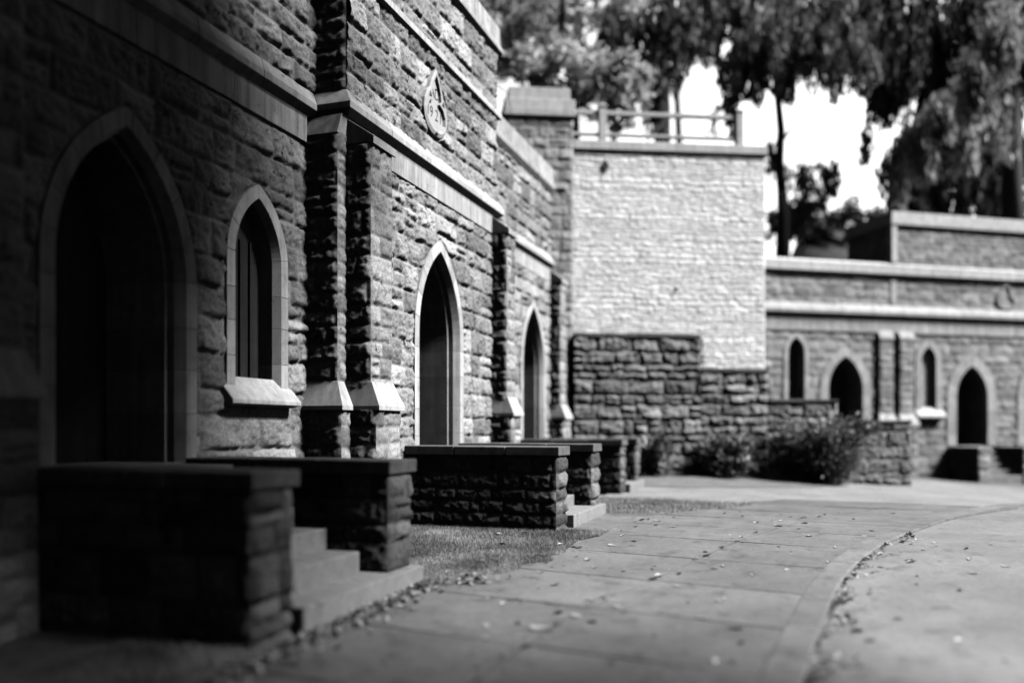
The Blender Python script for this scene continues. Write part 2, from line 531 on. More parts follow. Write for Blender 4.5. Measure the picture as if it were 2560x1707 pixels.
# kerb: separate stones along the curve
mb = MB()
y = -7.5
while y < 29:
    L = 1.0
    for q in range(5):
        y0 = y + L * q / 5; y1 = y + L * (q + 1) / 5 - (.012 if q == 4 else 0)
        def kp(yy, o, dz):
            t = (ksm(yy + .05) - ksm(yy - .05)) / .1; l = math.hypot(1, t)
            x2, y2 = ksm(yy) + o / l, yy - o * t / l
            return (x2, y2, gz(x2, y2) + dz)
        pr = [(-.14, -.15), (-.14, .006), (-.13, .012), (.115, .010), (.13, .002), (.14, -.15)]
        mb.prism([kp(y0, o, d) for o, d in pr], [kp(y1, o, d) for o, d in pr], .5 + .25 * math.sin(y * 7.3))
    y += L
mb.build('kerb', M['kerbstone'], None, False)['kind'] = 'structure'

# pavement: two rows of flags with open joints
mb = MB()
rng = random.Random(3)
def mid(y): return ledge(y) + (ksm(y) - .14 - ledge(y)) * np.interp(y, [0, 6, 9, 13, 18], [.52, .52, .52, .58, .62])
cy = -6.6
while cy < 17.6:
    for row in (0, 1):
        off = (0.0, .02)[row]
        a, b = cy + off, cy + off + 1.42
        tn = rng.uniform(.3, .7); tilt = rng.uniform(-.004, .004)
        n1, n2 = 8, 8
        yy = np.linspace(a + .013, b - .013, n1)
        Yg = np.repeat(yy[:, None], n2, 1)
        l = (ledge(yy), mid(yy) + .011)[row]; r = (mid(yy) - .011, ksm(yy) - .142)[row]
        t = np.linspace(0, 1, n2)
        Xg = l[:, None] * (1 - t) + r[:, None] * t
        Yg = Yg - (Xg + 2) * .16 + (Xg + 2) ** 2 * .0        # cross joints run slightly askew
        Zg = ground_z(Xg, Yg) + .004 + tilt * (Xg - Xg.mean())
        top = np.stack([Xg, Yg, Zg], -1)
        idx = np.arange(n1 * n2).reshape(n1, n2)
        F = np.stack([idx[:-1, :-1], idx[:-1, 1:], idx[1:, 1:], idx[1:, :-1]], -1).reshape(-1, 4)
        mb.add(top, F, tn)
        for e in (top[0], top[-1][::-1], top[:, 0][::-1], top[:, -1]):
            k = len(e)
            mb.add(np.concatenate([e, e - (0, 0, .03)]), [(i, k + i, k + i + 1, i + 1) for i in range(k - 1)], tn)
    cy += 1.42
mb.build('pavement', M['flag'])['kind'] = 'structure'

# turf between the stairs
def lawn(name, a, b, y0, y1, dz=.0):
    ys = np.linspace(y0, y1, 40)
    return strip(name, M['turf'], a(ys), b(ys), ys, dz, 24)
lawn('lawn', lambda y: np.full_like(y, -6.35), lambda y: ledge(y) + .02, 8.0, 14.7)
lawn('lawn', lambda y: np.full_like(y, -6.35), lambda y: np.interp(y, [14.5, 15.2, 16.2, 17.2, 17.7], [-2.5, -2.1, -1.3, -.9, -2.6]), 14.5, 17.7, .004)
lawn('lawn', lambda y: np.full_like(y, -6.6), lambda y: np.interp(y, [20.6, 22, 24, 27], [-3.6, -1.6, .2, 1.2]), 21.2, 27.3, .004)
lawn('lawn', lambda y: np.full_like(y, -6.35), lambda y: np.full_like(y, -3.97), -2.0, 5.4, .0)

def blades(n, pts, h, seed):
    r = np.random.RandomState(seed)
    x, y = pts
    z = ground_z(x, y)
    k = len(x)
    az = r.rand(k) * 6.283; hh = h * (.4 + .9 * r.rand(k)); w = .0025 + .0025 * r.rand(k)
    lean = hh * r.rand(k) * .9; la = r.rand(k) * 6.283
    dx, dy = np.cos(az) * w, np.sin(az) * w
    A = np.stack([x - dx, y - dy, z], -1); B = np.stack([x + dx, y + dy, z], -1)
    C = np.stack([x + np.cos(la) * lean, y + np.sin(la) * lean, z + hh], -1)
    V = np.stack([A, B, C], 1).reshape(-1, 3)
    F = np.arange(3 * k).reshape(-1, 3)
    tn = np.clip(r.rand(k) * .7 + (fbm(x * 2.2, y * 2.2, 21, 3) - .5) * 1.6 + .15, 0, 1)
    return V, F, np.repeat(tn, 3)
M['grass'] = mat_leaf('dry_grass', .08, .34, .2)
mb = MB()
r = np.random.RandomState(2)
yy = r.uniform(7.9, 12.2, 170000); xx = r.uniform(-6.3, -2.7, 170000)
ok = (xx < ledge(yy) + .06 + .30 * (vnoise(yy * 3.3, xx * .1, 4) - .45)) & (r.rand(len(xx)) < .25 + 1.6 * vnoise(xx * 1.7, yy * 1.7, 6))
V, F, T = blades(0, (xx[ok], yy[ok]), .036, 3); mb.add(V, F, T)
yy = r.uniform(14.6, 17.7, 22000); xx = r.uniform(-5.6, -.9, 22000)
ok = xx < np.interp(yy, [14.5, 15.2, 16.2, 17.2, 17.7], [-2.5, -2.1, -1.3, -.9, -2.6])
V, F, T = blades(0, (xx[ok], yy[ok]), .06, 5); mb.add(V, F, T)
yy = r.uniform(4.2, 5.4, 6000); xx = r.uniform(-5.0, -3.9, 6000)
V, F, T = blades(0, (xx, yy), .06, 6); mb.add(V, F, T)
o = mb.build('grass', M['grass']); tag(o, 'short dry grass growing beside the stairs and the pavement', 'grass', kind='stuff')

# ------------------------------------------------------------------ the row of vaults on the left
XP, XB = -5.90, -6.41            # wall planes: pavilion, side bays
Y0, YP0, YP1, Y1 = -3.0, 10.25, 16.16, 21.72
ORG = (XB, 13.2, 0.)
vault = thing('vault_building', ORG, 'long row of stone burial vaults with pointed doorways and string course on the left', 'building')
def part(mb, name, mat, parent=vault, smooth=False, bevel=0., label=None):
    o = shift(mb, ORG).build(name, mat, parent, smooth, bevel)
    if label: o['label'] = label
    return o
DOORS = [(6.78, XB), (13.35, XP), (20.26, XB)]
DA, DW, DSPR, DBASE = .80, .225, 3.05, 1.0
WIN = [(8.95, XB)]
WA, WW, WSPR, WBASE = .42, .20, 3.55, 2.0

def face_place(xp, yc):
    return lambda u, v, out: (xp + out, yc + u, v)

PY, PZ = 13.08, 6.94
def vault_wall(y0, y1, xp, ztop, res, seed, openings, plq=False):
    mb = MB(); rng = random.Random(seed)
    vb = [0.]; target = 5.36
    zb = -.5
    def msk(A, B):
        k = np.zeros(A.shape, bool)
        for (yc, a, w, spr, base) in openings:
            k |= in_arch(A + y0, B + zb, yc, a, 2 * a, spr, base, w - .07)
        if plq: k |= ((A + y0 - PY) / .40) ** 2 + ((B + zb - PZ + .12) / .40) ** 2 < 1
        if plq: k |= (np.abs(A + y0 - PY) < .16) & (np.abs(B + zb - PZ - .05) < .28)
        return k
    def clm(A, B):
        k = np.zeros(A.shape, bool)
        for (yc, a, w, spr, base) in openings:
            k |= in_arch(A + y0, B + zb, yc, a, 2 * a, spr, base - .4, w + .025)
        k |= (B + zb > 5.33) & (B + zb < 5.76)
        if plq: k |= ((A + y0 - PY) / .50) ** 2 + ((B + zb - PZ + .1) / .52) ** 2 < 1
        return k
    H = ztop - zb
    vb = courses(H, (.34, .42, .46, .30), rng)
    stone_sheet(mb, (xp, y0, zb), (0, 1, 0), (1, 0, 0), y1 - y0, H, res, vb, rng, amp=.085, lens=(.3, .95), mask=msk, split=.42, calm=clm,
                taper=(0, 0), rough=.018, joint=.010, bead=.012)
    return mb
d1 = (6.78, DA, DW, DSPR, DBASE); w1 = (8.95, WA, WW, WSPR, WBASE)
part(vault_wall(Y0, YP0, XB, 7.75, .022, 21, [d1, w1]), 'wall', M['stone'], smooth=True)
part(vault_wall(YP0, YP1, XP, 9.02, .019, 22, [(13.35, DA, DW, DSPR, DBASE)], True), 'wall', M['stone'], smooth=True)
part(vault_wall(YP1, Y1, XB, 7.75, .024, 23, [(20.26, DA, DW, DSPR, DBASE)]), 'wall', M['stone'], smooth=True)
# returns of the pavilion and the end wall
mb = MB(); rng = random.Random(31)
stone_box(mb, XB - 1.2, XP, YP0, YP0 + .3, -.5, 9.0, rng, .03, ('-Y',), amp=.04, taper=(0, 1))
mb.v = [a - np.array((.004, 0, 0)) for a in mb.v]
part(mb, 'wall', M['stone'], smooth=True); mb = MB()
stone_box(mb, XB - 1.2, XP, YP1 - .3, YP1, -.5, 9.0, rng, .04, ('+Y',), amp=.04, taper=(1, 0))
mb.v = [a - np.array((.004, 0, 0)) for a in mb.v]
part(mb, 'wall', M['stone'], smooth=True)
mb = MB()
stone_box(mb, XB - 5.0, XB - .01, Y1 - .35, Y1, -.5, 7.75, rng, .05, ('+Y',), amp=.04, taper=(1, 1))
part(mb, 'wall', M['stone'], smooth=True)
mb = MB()                                        # flat roofs behind the parapets
mb.box(XB - 5, XB - .25, Y0, YP0 - .01, 7.3, 7.5); mb.box(XB - 5, XB - .25, YP1 + .01, Y1 - .36, 7.3, 7.5)
mb.box(XB - 5, XP - .25, YP0 + .31, YP1 - .31, 8.5, 8.7); mb.box(XB - 5.2, XB - 5, Y0, Y1, -.5, 8.6)
mb.box(XB - 5, XB - .3, Y0 - .3, Y0, -.5, 7.7)
part(mb, 'roof', M['farbed'])

# string course, frieze, upper course, copings
plan = [(XB, Y0), (XB, YP0), (XP, YP0), (XP, YP1), (XB, YP1), (XB, Y1 + .02)]
mb = MB(); sweep(mb, plan, [(-.1, 6.12), (.015, 6.10), (.15, 5.885), (.15, 5.80), (.05, 5.72), (-.1, 5.72)])
part(mb, 'string_course', M['dressed'], bevel=.006)
mb = MB()
for y0, y1, xp in ((5.35, YP0 - .24, XB), (10.9, 15.87, XP), (16.5, 21.68, XB)):
    n = int((y1 - y0) / 1.3); e = (y1 - y0) / n
    mb = MB()
    for k in range(n):
        mb.box(xp - .1, xp + .052, y0 + k * e + .004, y0 + (k + 1) * e - .004, 5.355, 5.717, R.uniform(.35, .65))
    part(mb, 'frieze', M['frieze'], bevel=.004)
mb = MB(); sweep(mb, [(XP - .5, YP0), (XP, YP0), (XP, YP1), (XP - .5, YP1)], [(-.1, 7.91), (.0, 7.90), (.11, 7.83), (.11, 7.73), (.05, 7.70), (-.1, 7.70)], blocks=1.1)
part(mb, 'upper_course', M['dressed'], bevel=.005)
cop = [(-.34, 8.44), (-.02, 8.46), (.085, 8.38), (.10, 7.98), (.13, 7.94), (.13, 7.84), (.04, 7.72), (-.34, 7.72)]
for p in ([(XB, Y0), (XB, YP0 - .01)], [(XB, YP1 + .01), (XB, Y1 + .12)]):
    mb = MB(); sweep(mb, p, cop, blocks=1.3); part(mb, 'coping', M['coping'], bevel=.006)
cop = [(-.34, 9.62), (-.02, 9.64), (.075, 9.56), (.09, 9.2), (.13, 9.15), (.13, 9.06), (.04, 9.0), (-.34, 9.0)]
mb = MB(); sweep(mb, [(XP - .8, YP0), (XP, YP0), (XP, YP1), (XP - .8, YP1)], cop, blocks=1.2); part(mb, 'coping', M['coping'], bevel=.006)

# buttresses with sloping heads and plinth caps
def buttress(y0, y1, xw, xf, seed, lo=-.5):
    rng = random.Random(seed); mb = MB()
    stone_box(mb, xw - .1, xf, y0, y1, 1.9, 5.36, rng, .022, hs=(.22, .28, .34), amp=.05, lens=(.3, .7), taper=(1, 1))
    stone_box(mb, xw - .1, xf + .10, y0 - .04, y1 + .06, lo, 1.80, rng, .025, hs=(.22, .28, .34), amp=.05, lens=(.3, .7), taper=(1, 1))
    b = part(mb, 'buttress', M['stone'], smooth=True)
    mb = MB()                                       # plinth cap: weathered on the front and a little at the sides
    a0, a1 = y0 - .075, y1 + .09
    mb.add([(xw - .08, a0, 1.74), (xf + .17, a0, 1.74), (xf + .17, a1, 1.74), (xw - .08, a1, 1.74),
            (xw - .08, a0, 1.80), (xf + .17, a0, 1.80), (xf + .17, a1, 1.80), (xw - .08, a1, 1.80),
            (xw - .08, y0 - .012, 2.13), (xf + .02, y0 - .012, 2.13), (xf + .02, y1 + .012, 2.13), (xw - .08, y1 + .012, 2.13)],
           [(3, 2, 1, 0), (0, 1, 5, 4), (1, 2, 6, 5), (2, 3, 7, 6), (3, 0, 4, 7), (4, 5, 9, 8), (5, 6, 10, 9), (6, 7, 11, 10), (7, 4, 8, 11), (8, 9, 10, 11)], .55)
    part(mb, 'plinth_cap', M['dressed'], b, bevel=.006)
    mb = MB()                                       # sloping head under the string course
    pr = [(xw - .05, 5.355), (xf, 5.345), (xf + .06, 5.325), (xf + .06, 5.43), (xw + .01, 5.71), (xw - .05, 5.71)]
    mb.prism([(x, y1 + .03, z) for x, z in pr], [(x, y0 - .03, z) for x, z in pr], .5)
    h = part(mb, 'buttress_head', M['coping'], b, bevel=.006)
    for c in b.children: c.location = (0, 0, 0)
buttress(10.262, 10.88, XP, -5.53, 41)
buttress(15.87, 16.36, XP, -5.55, 42)
buttress(21.69, 22.28, XB, -6.09, 43)
buttress(4.72, 5.33, XB, -6.07, 44)
# slim pilaster in the corner where the side bay meets the pavilion
mb = MB(); rng = random.Random(45)
stone_box(mb, XB - .1, XP - .004, 10.03, 10.25, 1.9, 5.5, rng, .022, ('+X', '-Y'), amp=.045)
stone_box(mb, XB - .1, XP + .09, 9.97, 10.2, -.5, 1.8, rng, .025, ('+X', '-Y'), amp=.045)
b = part(mb, 'pilaster', M['stone'], smooth=True)
mb = MB()
mb.add([(XB, 9.90, 1.74), (XP + .15, 9.90, 1.74), (XP + .15, 10.18, 1.74), (XB, 10.18, 1.74),
        (XB, 9.90, 1.80), (XP + .15, 9.90, 1.80), (XP + .15, 10.18, 1.80), (XB, 10.18, 1.80),
        (XB, 10.015, 2.13), (XP + .01, 10.015, 2.13), (XP + .01, 10.18, 2.13), (XB, 10.18, 2.13)],
       [(3, 2, 1, 0), (0, 1, 5, 4), (1, 2, 6, 5), (2, 3, 7, 6), (3, 0, 4, 7), (4, 5, 9, 8), (5, 6, 10, 9), (6, 7, 11, 10), (7, 4, 8, 11), (8, 9, 10, 11)], .5)
part(mb, 'plinth_cap', M['dressed'], b, bevel=.006)
mb = MB()
mb.prism([(XB, 10.0, 5.45), (XP + .01, 10.0, 5.45), (XP + .01, 10.25, 5.45), (XB, 10.25, 5.45)],
         [(XB, 10.12, 5.72), (XP + .03, 10.08, 5.72), (XP + .03, 10.25, 5.72), (XB, 10.25, 5.72)], .5)
part(mb, 'pilaster_head', M['coping'], b)

# doorways and the lancet window
prof_d = [(DW, -.10), (DW, .045), (.06, .045), (.0, -.07), (.0, -.16), (-.035, -.165), (-.035, -1.0)]
for yc, xp in DOORS:
    pl = face_place(xp, yc)
    mb = MB(); arch_surround(mb, pl, DA, DSPR, DBASE, DW, prof_d, .47, rng=random.Random(int(yc)))
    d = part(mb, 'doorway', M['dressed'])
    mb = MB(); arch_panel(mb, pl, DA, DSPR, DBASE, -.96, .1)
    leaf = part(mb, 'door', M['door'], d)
    mb = MB(); mb.box(xp - 1.0, xp + .05, yc - DA - .1, yc + DA + .1, DBASE - .15, DBASE + .13)
    part(mb, 'threshold', M['step'], d, bevel=.01)
for yc, xp in WIN:
    pl = face_place(xp, yc)
    mb = MB(); arch_surround(mb, pl, WA, WSPR, WBASE, WW, [(WW, -.1), (WW, .045), (.05, .045), (0, -.06), (0, -.3)], .45, rng=random.Random(4))
    w = part(mb, 'window', M['dressed'])
    mb = MB(); arch_panel(mb, pl, WA, WSPR, WBASE, -.26, .06)
    for q in (-.2, 0, .2): mb.box(xp - .26, xp - .225, yc + q - .012, yc + q + .012, WBASE, WSPR + .3)
    part(mb, 'shutter', M['door'], w)
    mb = MB()
    pr = [(-.3, 1.76), (.06, 1.76), (.19, 1.79), (.19, 1.84), (-.05, 2.12), (-.3, 2.12)]
    mb.prism([(xp + n, yc + .70, z) for n, z in pr], [(xp + n, yc - .70, z) for n, z in pr], .8)
    part(mb, 'window_sill', M['dressed'], w, bevel=.008)

# date plaque with sunk panel, AD 1921
def plaque_outline(k, sc=1.):
    """pointed top, bulging sides, rounded foot (u, v); k = growth"""
    pts = []
    half = [(0, .56), (-.10, .44), (-.19, .31), (-.26, .17), (-.36, .08), (-.44, -.06), (-.47, -.22), (-.43, -.37), (-.33, -.48), (-.17, -.545), (0, -.56)]
    full = half + [(-x, y) for x, y in half[-2:0:-1]]
    return [(x * sc * (1 + k), y * sc * (1 + k)) for x, y in full]
def plaque_panel(sc=1.):
    up = [(0, .45), (-.10, .32), (-.17, .18), (-.19, .06), (-.13, .0)]
    lo = [(-.27, -.05), (-.36, -.17), (-.37, -.30), (-.29, -.41), (-.15, -.46), (0, -.47)]
    h = up + lo
    return [(x * sc, y * sc) for x, y in h + [(-x, y) for x, y in h[-2:0:-1]]]
def plaque(place, mat_p, name, add, text=True, sc=1.):
    mb = MB()
    outer = plaque_outline(0, sc); inner = plaque_outline(-.10, sc); pan = plaque_panel(sc)
    n = len(outer)
    rings = [[place(x, y, -.04) for x, y in outer], [place(x, y, .05) for x, y in outer], [place(x, y, .075) for x, y in inner],
             [place(x, y, .07) for x, y in pan], [place(x * .93, y * .95, .02) for x, y in pan]]
    v = [p for r_ in rings for p in r_]
    f = [(j * n + i, (j + 1) * n + i, (j + 1) * n + (i + 1) % n, j * n + (i + 1) % n) for j in range(4) for i in range(n)]
    f.append(tuple(4 * n + i for i in range(n))[::-1])
    mb.add(v, f, .55)
    p = add(mb, name, mat_p)
    return p
pp = lambda u, v, out: (XP + .02 + out, PY + u, PZ + v)
pq = plaque(pp, M['plaque'], 'date_plaque', lambda m_, n_, mt: part(m_, n_, mt))
def sunk(pts):
    mb = MB(); mb.prism([pp(u, v, .06) for u, v in pts], [pp(u, v, .078) for u, v in pts]); part(mb, 'painted_sunk_ornament', M['incised'], pq)  # dark patch; shade of a sunk triangle put into the colour
for q in (-1, 1): sunk([(q * .27, .10), (q * .20, .02), (q * .32, .0)])
sunk([(-.05, -.53), (.05, -.53), (0, -.485)])
def letter(ch, cx, cz, size):
    """one incised character of the date, its cut shade given as dark colour"""
    cu = bpy.data.curves.new("letter", 'FONT'); cu.body = ch; cu.size = size; cu.align_x = 'CENTER'; cu.align_y = 'CENTER'
    cu.extrude = .004; cu.resolution_u = 4; cu.offset = -.006
    tmp = bpy.data.objects.new("letter", cu); COL.objects.link(tmp)
    me = bpy.data.meshes.new_from_object(tmp.evaluated_get(bpy.context.evaluated_depsgraph_get()))
    bpy.data.objects.remove(tmp); bpy.data.curves.remove(cu)
    o = bpy.data.objects.new("letter", me); COL.objects.link(o)
    me.materials.clear(); me.materials.append(M['incised']); o.parent = pq
    o.rotation_euler = (math.radians(90), 0, math.radians(90))     # text x -> +Y, text y -> +Z
    o.location = Vector(pp(cx, cz, .024)) - Vector(ORG)
    o['label'] = 'incised character ' + ch
for ch, cx, cz in (('A', -.085, .15), ('D', .10, .15), ('1', -.25, -.20), ('9', -.12, -.20), ('2', .09, -.20), ('1', .25, -.20)): letter(ch, cx, cz, .27)

# ------------------------------------------------------------------ low stair walls and steps
WALLS = [  # y0, y1, x_end, x_wall, top, label
    (5.42, 5.95, -3.93, XB, 1.17, 'nearest low stone wall, almost black, in the lower left corner beside the first stair'),
    (7.64, 8.15, -3.93, XB, 1.18, 'low stone wall on the far side of the nearest stair, with moss-dark flank'),
    (11.95, 12.48, -3.42, XP, 1.23, 'low dark stone wall with rough lit end standing on grass below the dated bay'),
    (14.10, 14.62, -3.42, XP, 1.235, 'low stone wall right behind the sharp one, far side of the middle stair'),
    (19.02, 19.50, -3.93, XB, 1.24, 'small distant low wall with rough lit end, near side of the farthest stair'),
    (20.80, 21.26, -3.93, XB, 1.25, 'farthest low stair wall, next to the small dark bush'),
]
for i, (y0, y1, xe, xw, top, lab) in enumerate(WALLS):
    base = gz(xe, (y0 + y1) / 2) - .25
    org = (xe, (y0 + y1) / 2, base)
    t = thing('low_wall', org, lab, 'wall', 'low walls flanking the stairs')
    rng = random.Random(60 + i); mb = MB()
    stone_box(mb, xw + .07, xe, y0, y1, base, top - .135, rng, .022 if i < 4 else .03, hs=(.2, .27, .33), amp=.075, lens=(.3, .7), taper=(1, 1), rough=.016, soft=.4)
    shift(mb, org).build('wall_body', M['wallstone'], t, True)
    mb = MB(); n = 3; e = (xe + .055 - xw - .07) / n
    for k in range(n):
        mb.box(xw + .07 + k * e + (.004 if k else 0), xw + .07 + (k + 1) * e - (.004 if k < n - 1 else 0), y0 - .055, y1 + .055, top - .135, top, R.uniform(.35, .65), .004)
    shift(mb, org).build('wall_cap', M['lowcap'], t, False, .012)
for i, (a, b, xe, xw, yc) in enumerate(((5.95, 7.64, -3.93, XB, 6.79), (12.48, 14.10, -3.42, XP, 13.3), (19.5, 20.8, -3.93, XB, 20.15))):
    g = gz(xe, yc)
    org = (xe, yc, g)
    lab = ['near flight of stone steps between the two black low walls in the left foreground',
           'flight of stone steps hidden behind the lit end of the middle low wall',
           'farthest flight of pale stone steps between the two small low walls'][i]
    t = thing('stone_steps', org, lab, 'steps', 'flights of steps up to the vault doors')
    rise = (1.12 - g) / 6; x = xe + .03
    for k in range(6):
        mb = MB()
        x1 = x if k else xe + .035
        ext = .5 if k == 0 else -.075
        y0_, y1_ = a - (.30 if k == 0 else -.07), b + (.55 if k == 0 else -.07)
        if k == 0: mb.box(xe - .4, xe + .13, a - .02, b + .56, g - .3, g + rise, .5, .004)
        else: mb.box(xw + .055, xe + .10 - k * .375, a + .065, b - .065, g + rise * k - .08, g + rise * (k + 1), R.uniform(.4, .6), .003)
        shift(mb, org).build('step', M['step'], t, False, .012)

# ------------------------------------------------------------------ tower with limewashed wall, terrace rail, pier
TA = math.radians(24.6); TP = (-6.43, 24.22, 0.)
tower = thing('stone_tower', TP, 'tall square tower of limewashed rubble with plain coping, bright in the middle distance', 'tower', rz=TA)
rng = random.Random(71); mb = MB()
wv = lambda U, V: (fbm(U * 1.3, V * 1.3, 9, 2) - .5) * .12
stone_box(mb, 0, 5.84, 0, 4.0, -.5, 9.62, rng, .025, ('-Y', '+X'), hs=(.09, .11, .14, .18), amp=.019, lens=(.18, .7), wob=.04, split=.1, warp=wv, rough=.010, joint=.010)
mb.build('wall', M['white'], tower, True)
mb = MB(); mb.box(-.0, 5.90, -.07, 4.1, 9.66, 9.93, .6)
mb.build('coping', M['concrete'], tower, False, .02)
for (x, z, s) in ((.97, 9.2, .13), (3.11, 5.62, .055)):
    mb = MB()
    if s > .1:
        mb.prism([(x - s, -.02, z), (x, -.02, z - 1.6 * s), (x + s, -.02, z), (x, -.02, z + 1.6 * s)],
                 [(x - s * .8, -.045, z), (x, -.045, z - 1.4 * s), (x + s * .8, -.045, z), (x, -.045, z + 1.4 * s)])
    else:
        mb.tube([(x, .0, z), (x, -.03, z), (x, -.045, z)], [s, s, s * .7], 10)  # raised dark disc; the shade of a drain hole put into its colour
    mb.build('dark_wall_mark', M['iron_hole_dark'], tower)
rail = thing('terrace_railing', (-6.43 - .1 * math.sin(TA) * 0, 24.22, 9.95), 'concrete post and rail balustrade along the top of the bright tower', 'railing', rz=TA)
for x in (.93, 5.12):
    mb = MB(); mb.box(x - .11, x + .11, .12, .34, 0, 1.04); mb.box(x - .13, x + .13, .10, .36, 1.04, 1.1)
    mb.build('post', M['concrete'], rail, False, .015)
for z0, z1 in ((.82, .95), (.2, .29)):
    for x0, x1 in ((-.6, .82), (1.04, 5.01)):
        mb = MB(); mb.box(x0, x1, .17, .29, z0, z1); mb.build('rail', M['concrete'], rail, False, .012)
pier = thing('stone_pier', TP, 'square grey stone pier with heavy cap, left of the bright tower and higher', 'pier', rz=TA)
rng = random.Random(72); mb = MB()
stone_box(mb, -1.95, -.03, -.22, 1.6, -.5, 10.5, rng, .04, ('-Y', '+X'), hs=(.28, .34, .42), amp=.045, lens=(.4, .9))
mb.build('shaft', M['pier'], pier, True)
mb = MB(); mb.box(-2.05, .05, -.32, 1.7, 10.5, 10.62, .35); mb.box(-2.03, .03, -.30, 1.68, 10.62, 11.0, .6); mb.box(-1.9, -.1, -.2, 1.6, 11.0, 11.36, .5)
mb.build('cap', M['concrete'], pier, False, .02)

# stepped rubble wall in front of the tower
sw = thing('stepped_wall', TP, 'dark rubble wall stepping down to the right at the foot of the bright tower', 'wall', rz=TA)
rng = random.Random(73)
for x0, x1, zt in ((-.02, 3.73, 4.24), (3.73, 5.76, 3.24), (5.76, 7.9, 2.36), (7.9, 10.2, 1.75)):
    mb = MB()
    stone_box(mb, x0, x1, -.42, -.06, -1.0, zt - .1, rng, .035, ('-Y', '+X'), hs=(.24, .3, .38, .46), amp=.10 if x0 < 5 else .06, lens=(.3, 1.1), wob=.05, split=.3, rough=.03, joint=.016, taper=(0, 1))
    w = mb.build('wall_body', M['darkstone'], sw, True)
    mb = MB(); n = max(2, int((x1 - x0) / .9)); e = (x1 - x0) / n
    for k in range(n): mb.box(x0 + k * e + .006, x0 + (k + 1) * e - .006, -.50, -.03, zt - .1, zt + R.uniform(-.015, .02), R.uniform(.2, .5), .012)
    mb.build('wall_cap', M['lowcap'], sw, False, .015)

# ------------------------------------------------------------------ far vaults, right background
FA = math.radians(33.15); FP = (-1.564, 31.178, 0.)
far = thing('far_vault_building', FP, 'blurred far row of stone vaults with pointed openings at the right edge', 'building', rz=FA)
rng = random.Random(81)
FD = [(3.52, .63, .40, 2.92, 1.0), (8.97, .62, .48, 2.68, .85), (12.15, .62, .46, 2.75, .85)]
FW = [(1.51, .27, .22, 4.2, 2.3), (7.05, .26, .32, 4.0, 2.15)]
mb = MB()
def msk(A, B):
    k = np.zeros(A.shape, bool)
    for (uc, a, w, spr, base) in FD + FW: k |= in_arch(A - 3, B - 1, uc, a, 2 * a, spr, base, w - .08)
    return k
H = 8.1
stone_sheet(mb, (-3, 0, -1), (1, 0, 0), (0, -1, 0), 19, H, .06, courses(H, (.26, .32, .4), rng), rng, amp=.06, lens=(.35, .9), mask=msk, taper=(0, 0))
mb.build('wall', M['far'], far, True)
fp = lambda uc: (lambda u, v, out: (uc + u, -out, v))
def flip(mb):
    mb.f = [a[:, ::-1] for a in mb.f]; return mb
for (uc, a, w, spr, base) in FD:
    mb = MB(); arch_surround(mb, fp(uc), a, spr, base, w, [(w, -.1), (w, .06), (.08, .06), (0, -.1), (0, -.9)], .5, rng=rng)
    d = flip(mb).build('doorway', M['dressed'], far)
    mb = MB(); arch_panel(mb, fp(uc), a, spr, base, -.86, .06); flip(mb).build('door', M['door'], d)
for (uc, a, w, spr, base) in FW:
    mb = MB(); arch_surround(mb, fp(uc), a, spr, base, w, [(w, -.1), (w, .06), (.06, .06), (0, -.1), (0, -.35)], .5, rng=rng)
    d = flip(mb).build('window', M['dressed'], far)
    mb = MB(); arch_panel(mb, fp(uc), a, spr, base, -.3 if uc < 5 else -.16, .06); flip(mb).build('shutter', M['door'] if uc < 5 else M['concrete'], d)
    mb = MB()
    pr = [(.3, base - .3), (-.1, base - .3), (-.26, base - .26), (-.26, base - .18), (.05, base + .12), (.3, base + .12)]
    mb.prism([(uc - .62, y, z) for y, z in pr], [(uc + .62, y, z) for y, z in pr], .8)
    mb.build('window_sill', M['dressed'], d, False, .01)
def lin(prof, x0, x1, name, mat):
    mb = MB(); sweep(mb, [(x0, 0), (x1, 0)], prof, blocks=1.3); return mb.build(name, mat, far, False, .008)
lin([(-.1, 6.02), (.03, 6.0), (.2, 5.74), (.2, 5.62), (.06, 5.52), (-.1, 5.52)], -3, 16, 'string_course', M['dressed'])
lin([(-.1, 5.515), (.07, 5.515), (.07, 4.98), (-.1, 4.98)], -3, 16, 'frieze', M['dressed'])
lin([(-.4, 7.52), (0, 7.55), (.16, 7.45), (.16, 7.12), (.05, 7.0), (-.4, 7.0)], -3, 16, 'coping', M['concrete'])
mb = MB(); mb.box(-3, 16, .42, 6, 6.6, 6.8); mb.box(-3, 16, 5.8, 6, -1, 6.6); mb.box(15.8, 16, .06, 5.8, -1, 7); mb.box(-3, -2.8, .06, 5.8, -1, 7)
mb.build('roof', M['farbed'], far)
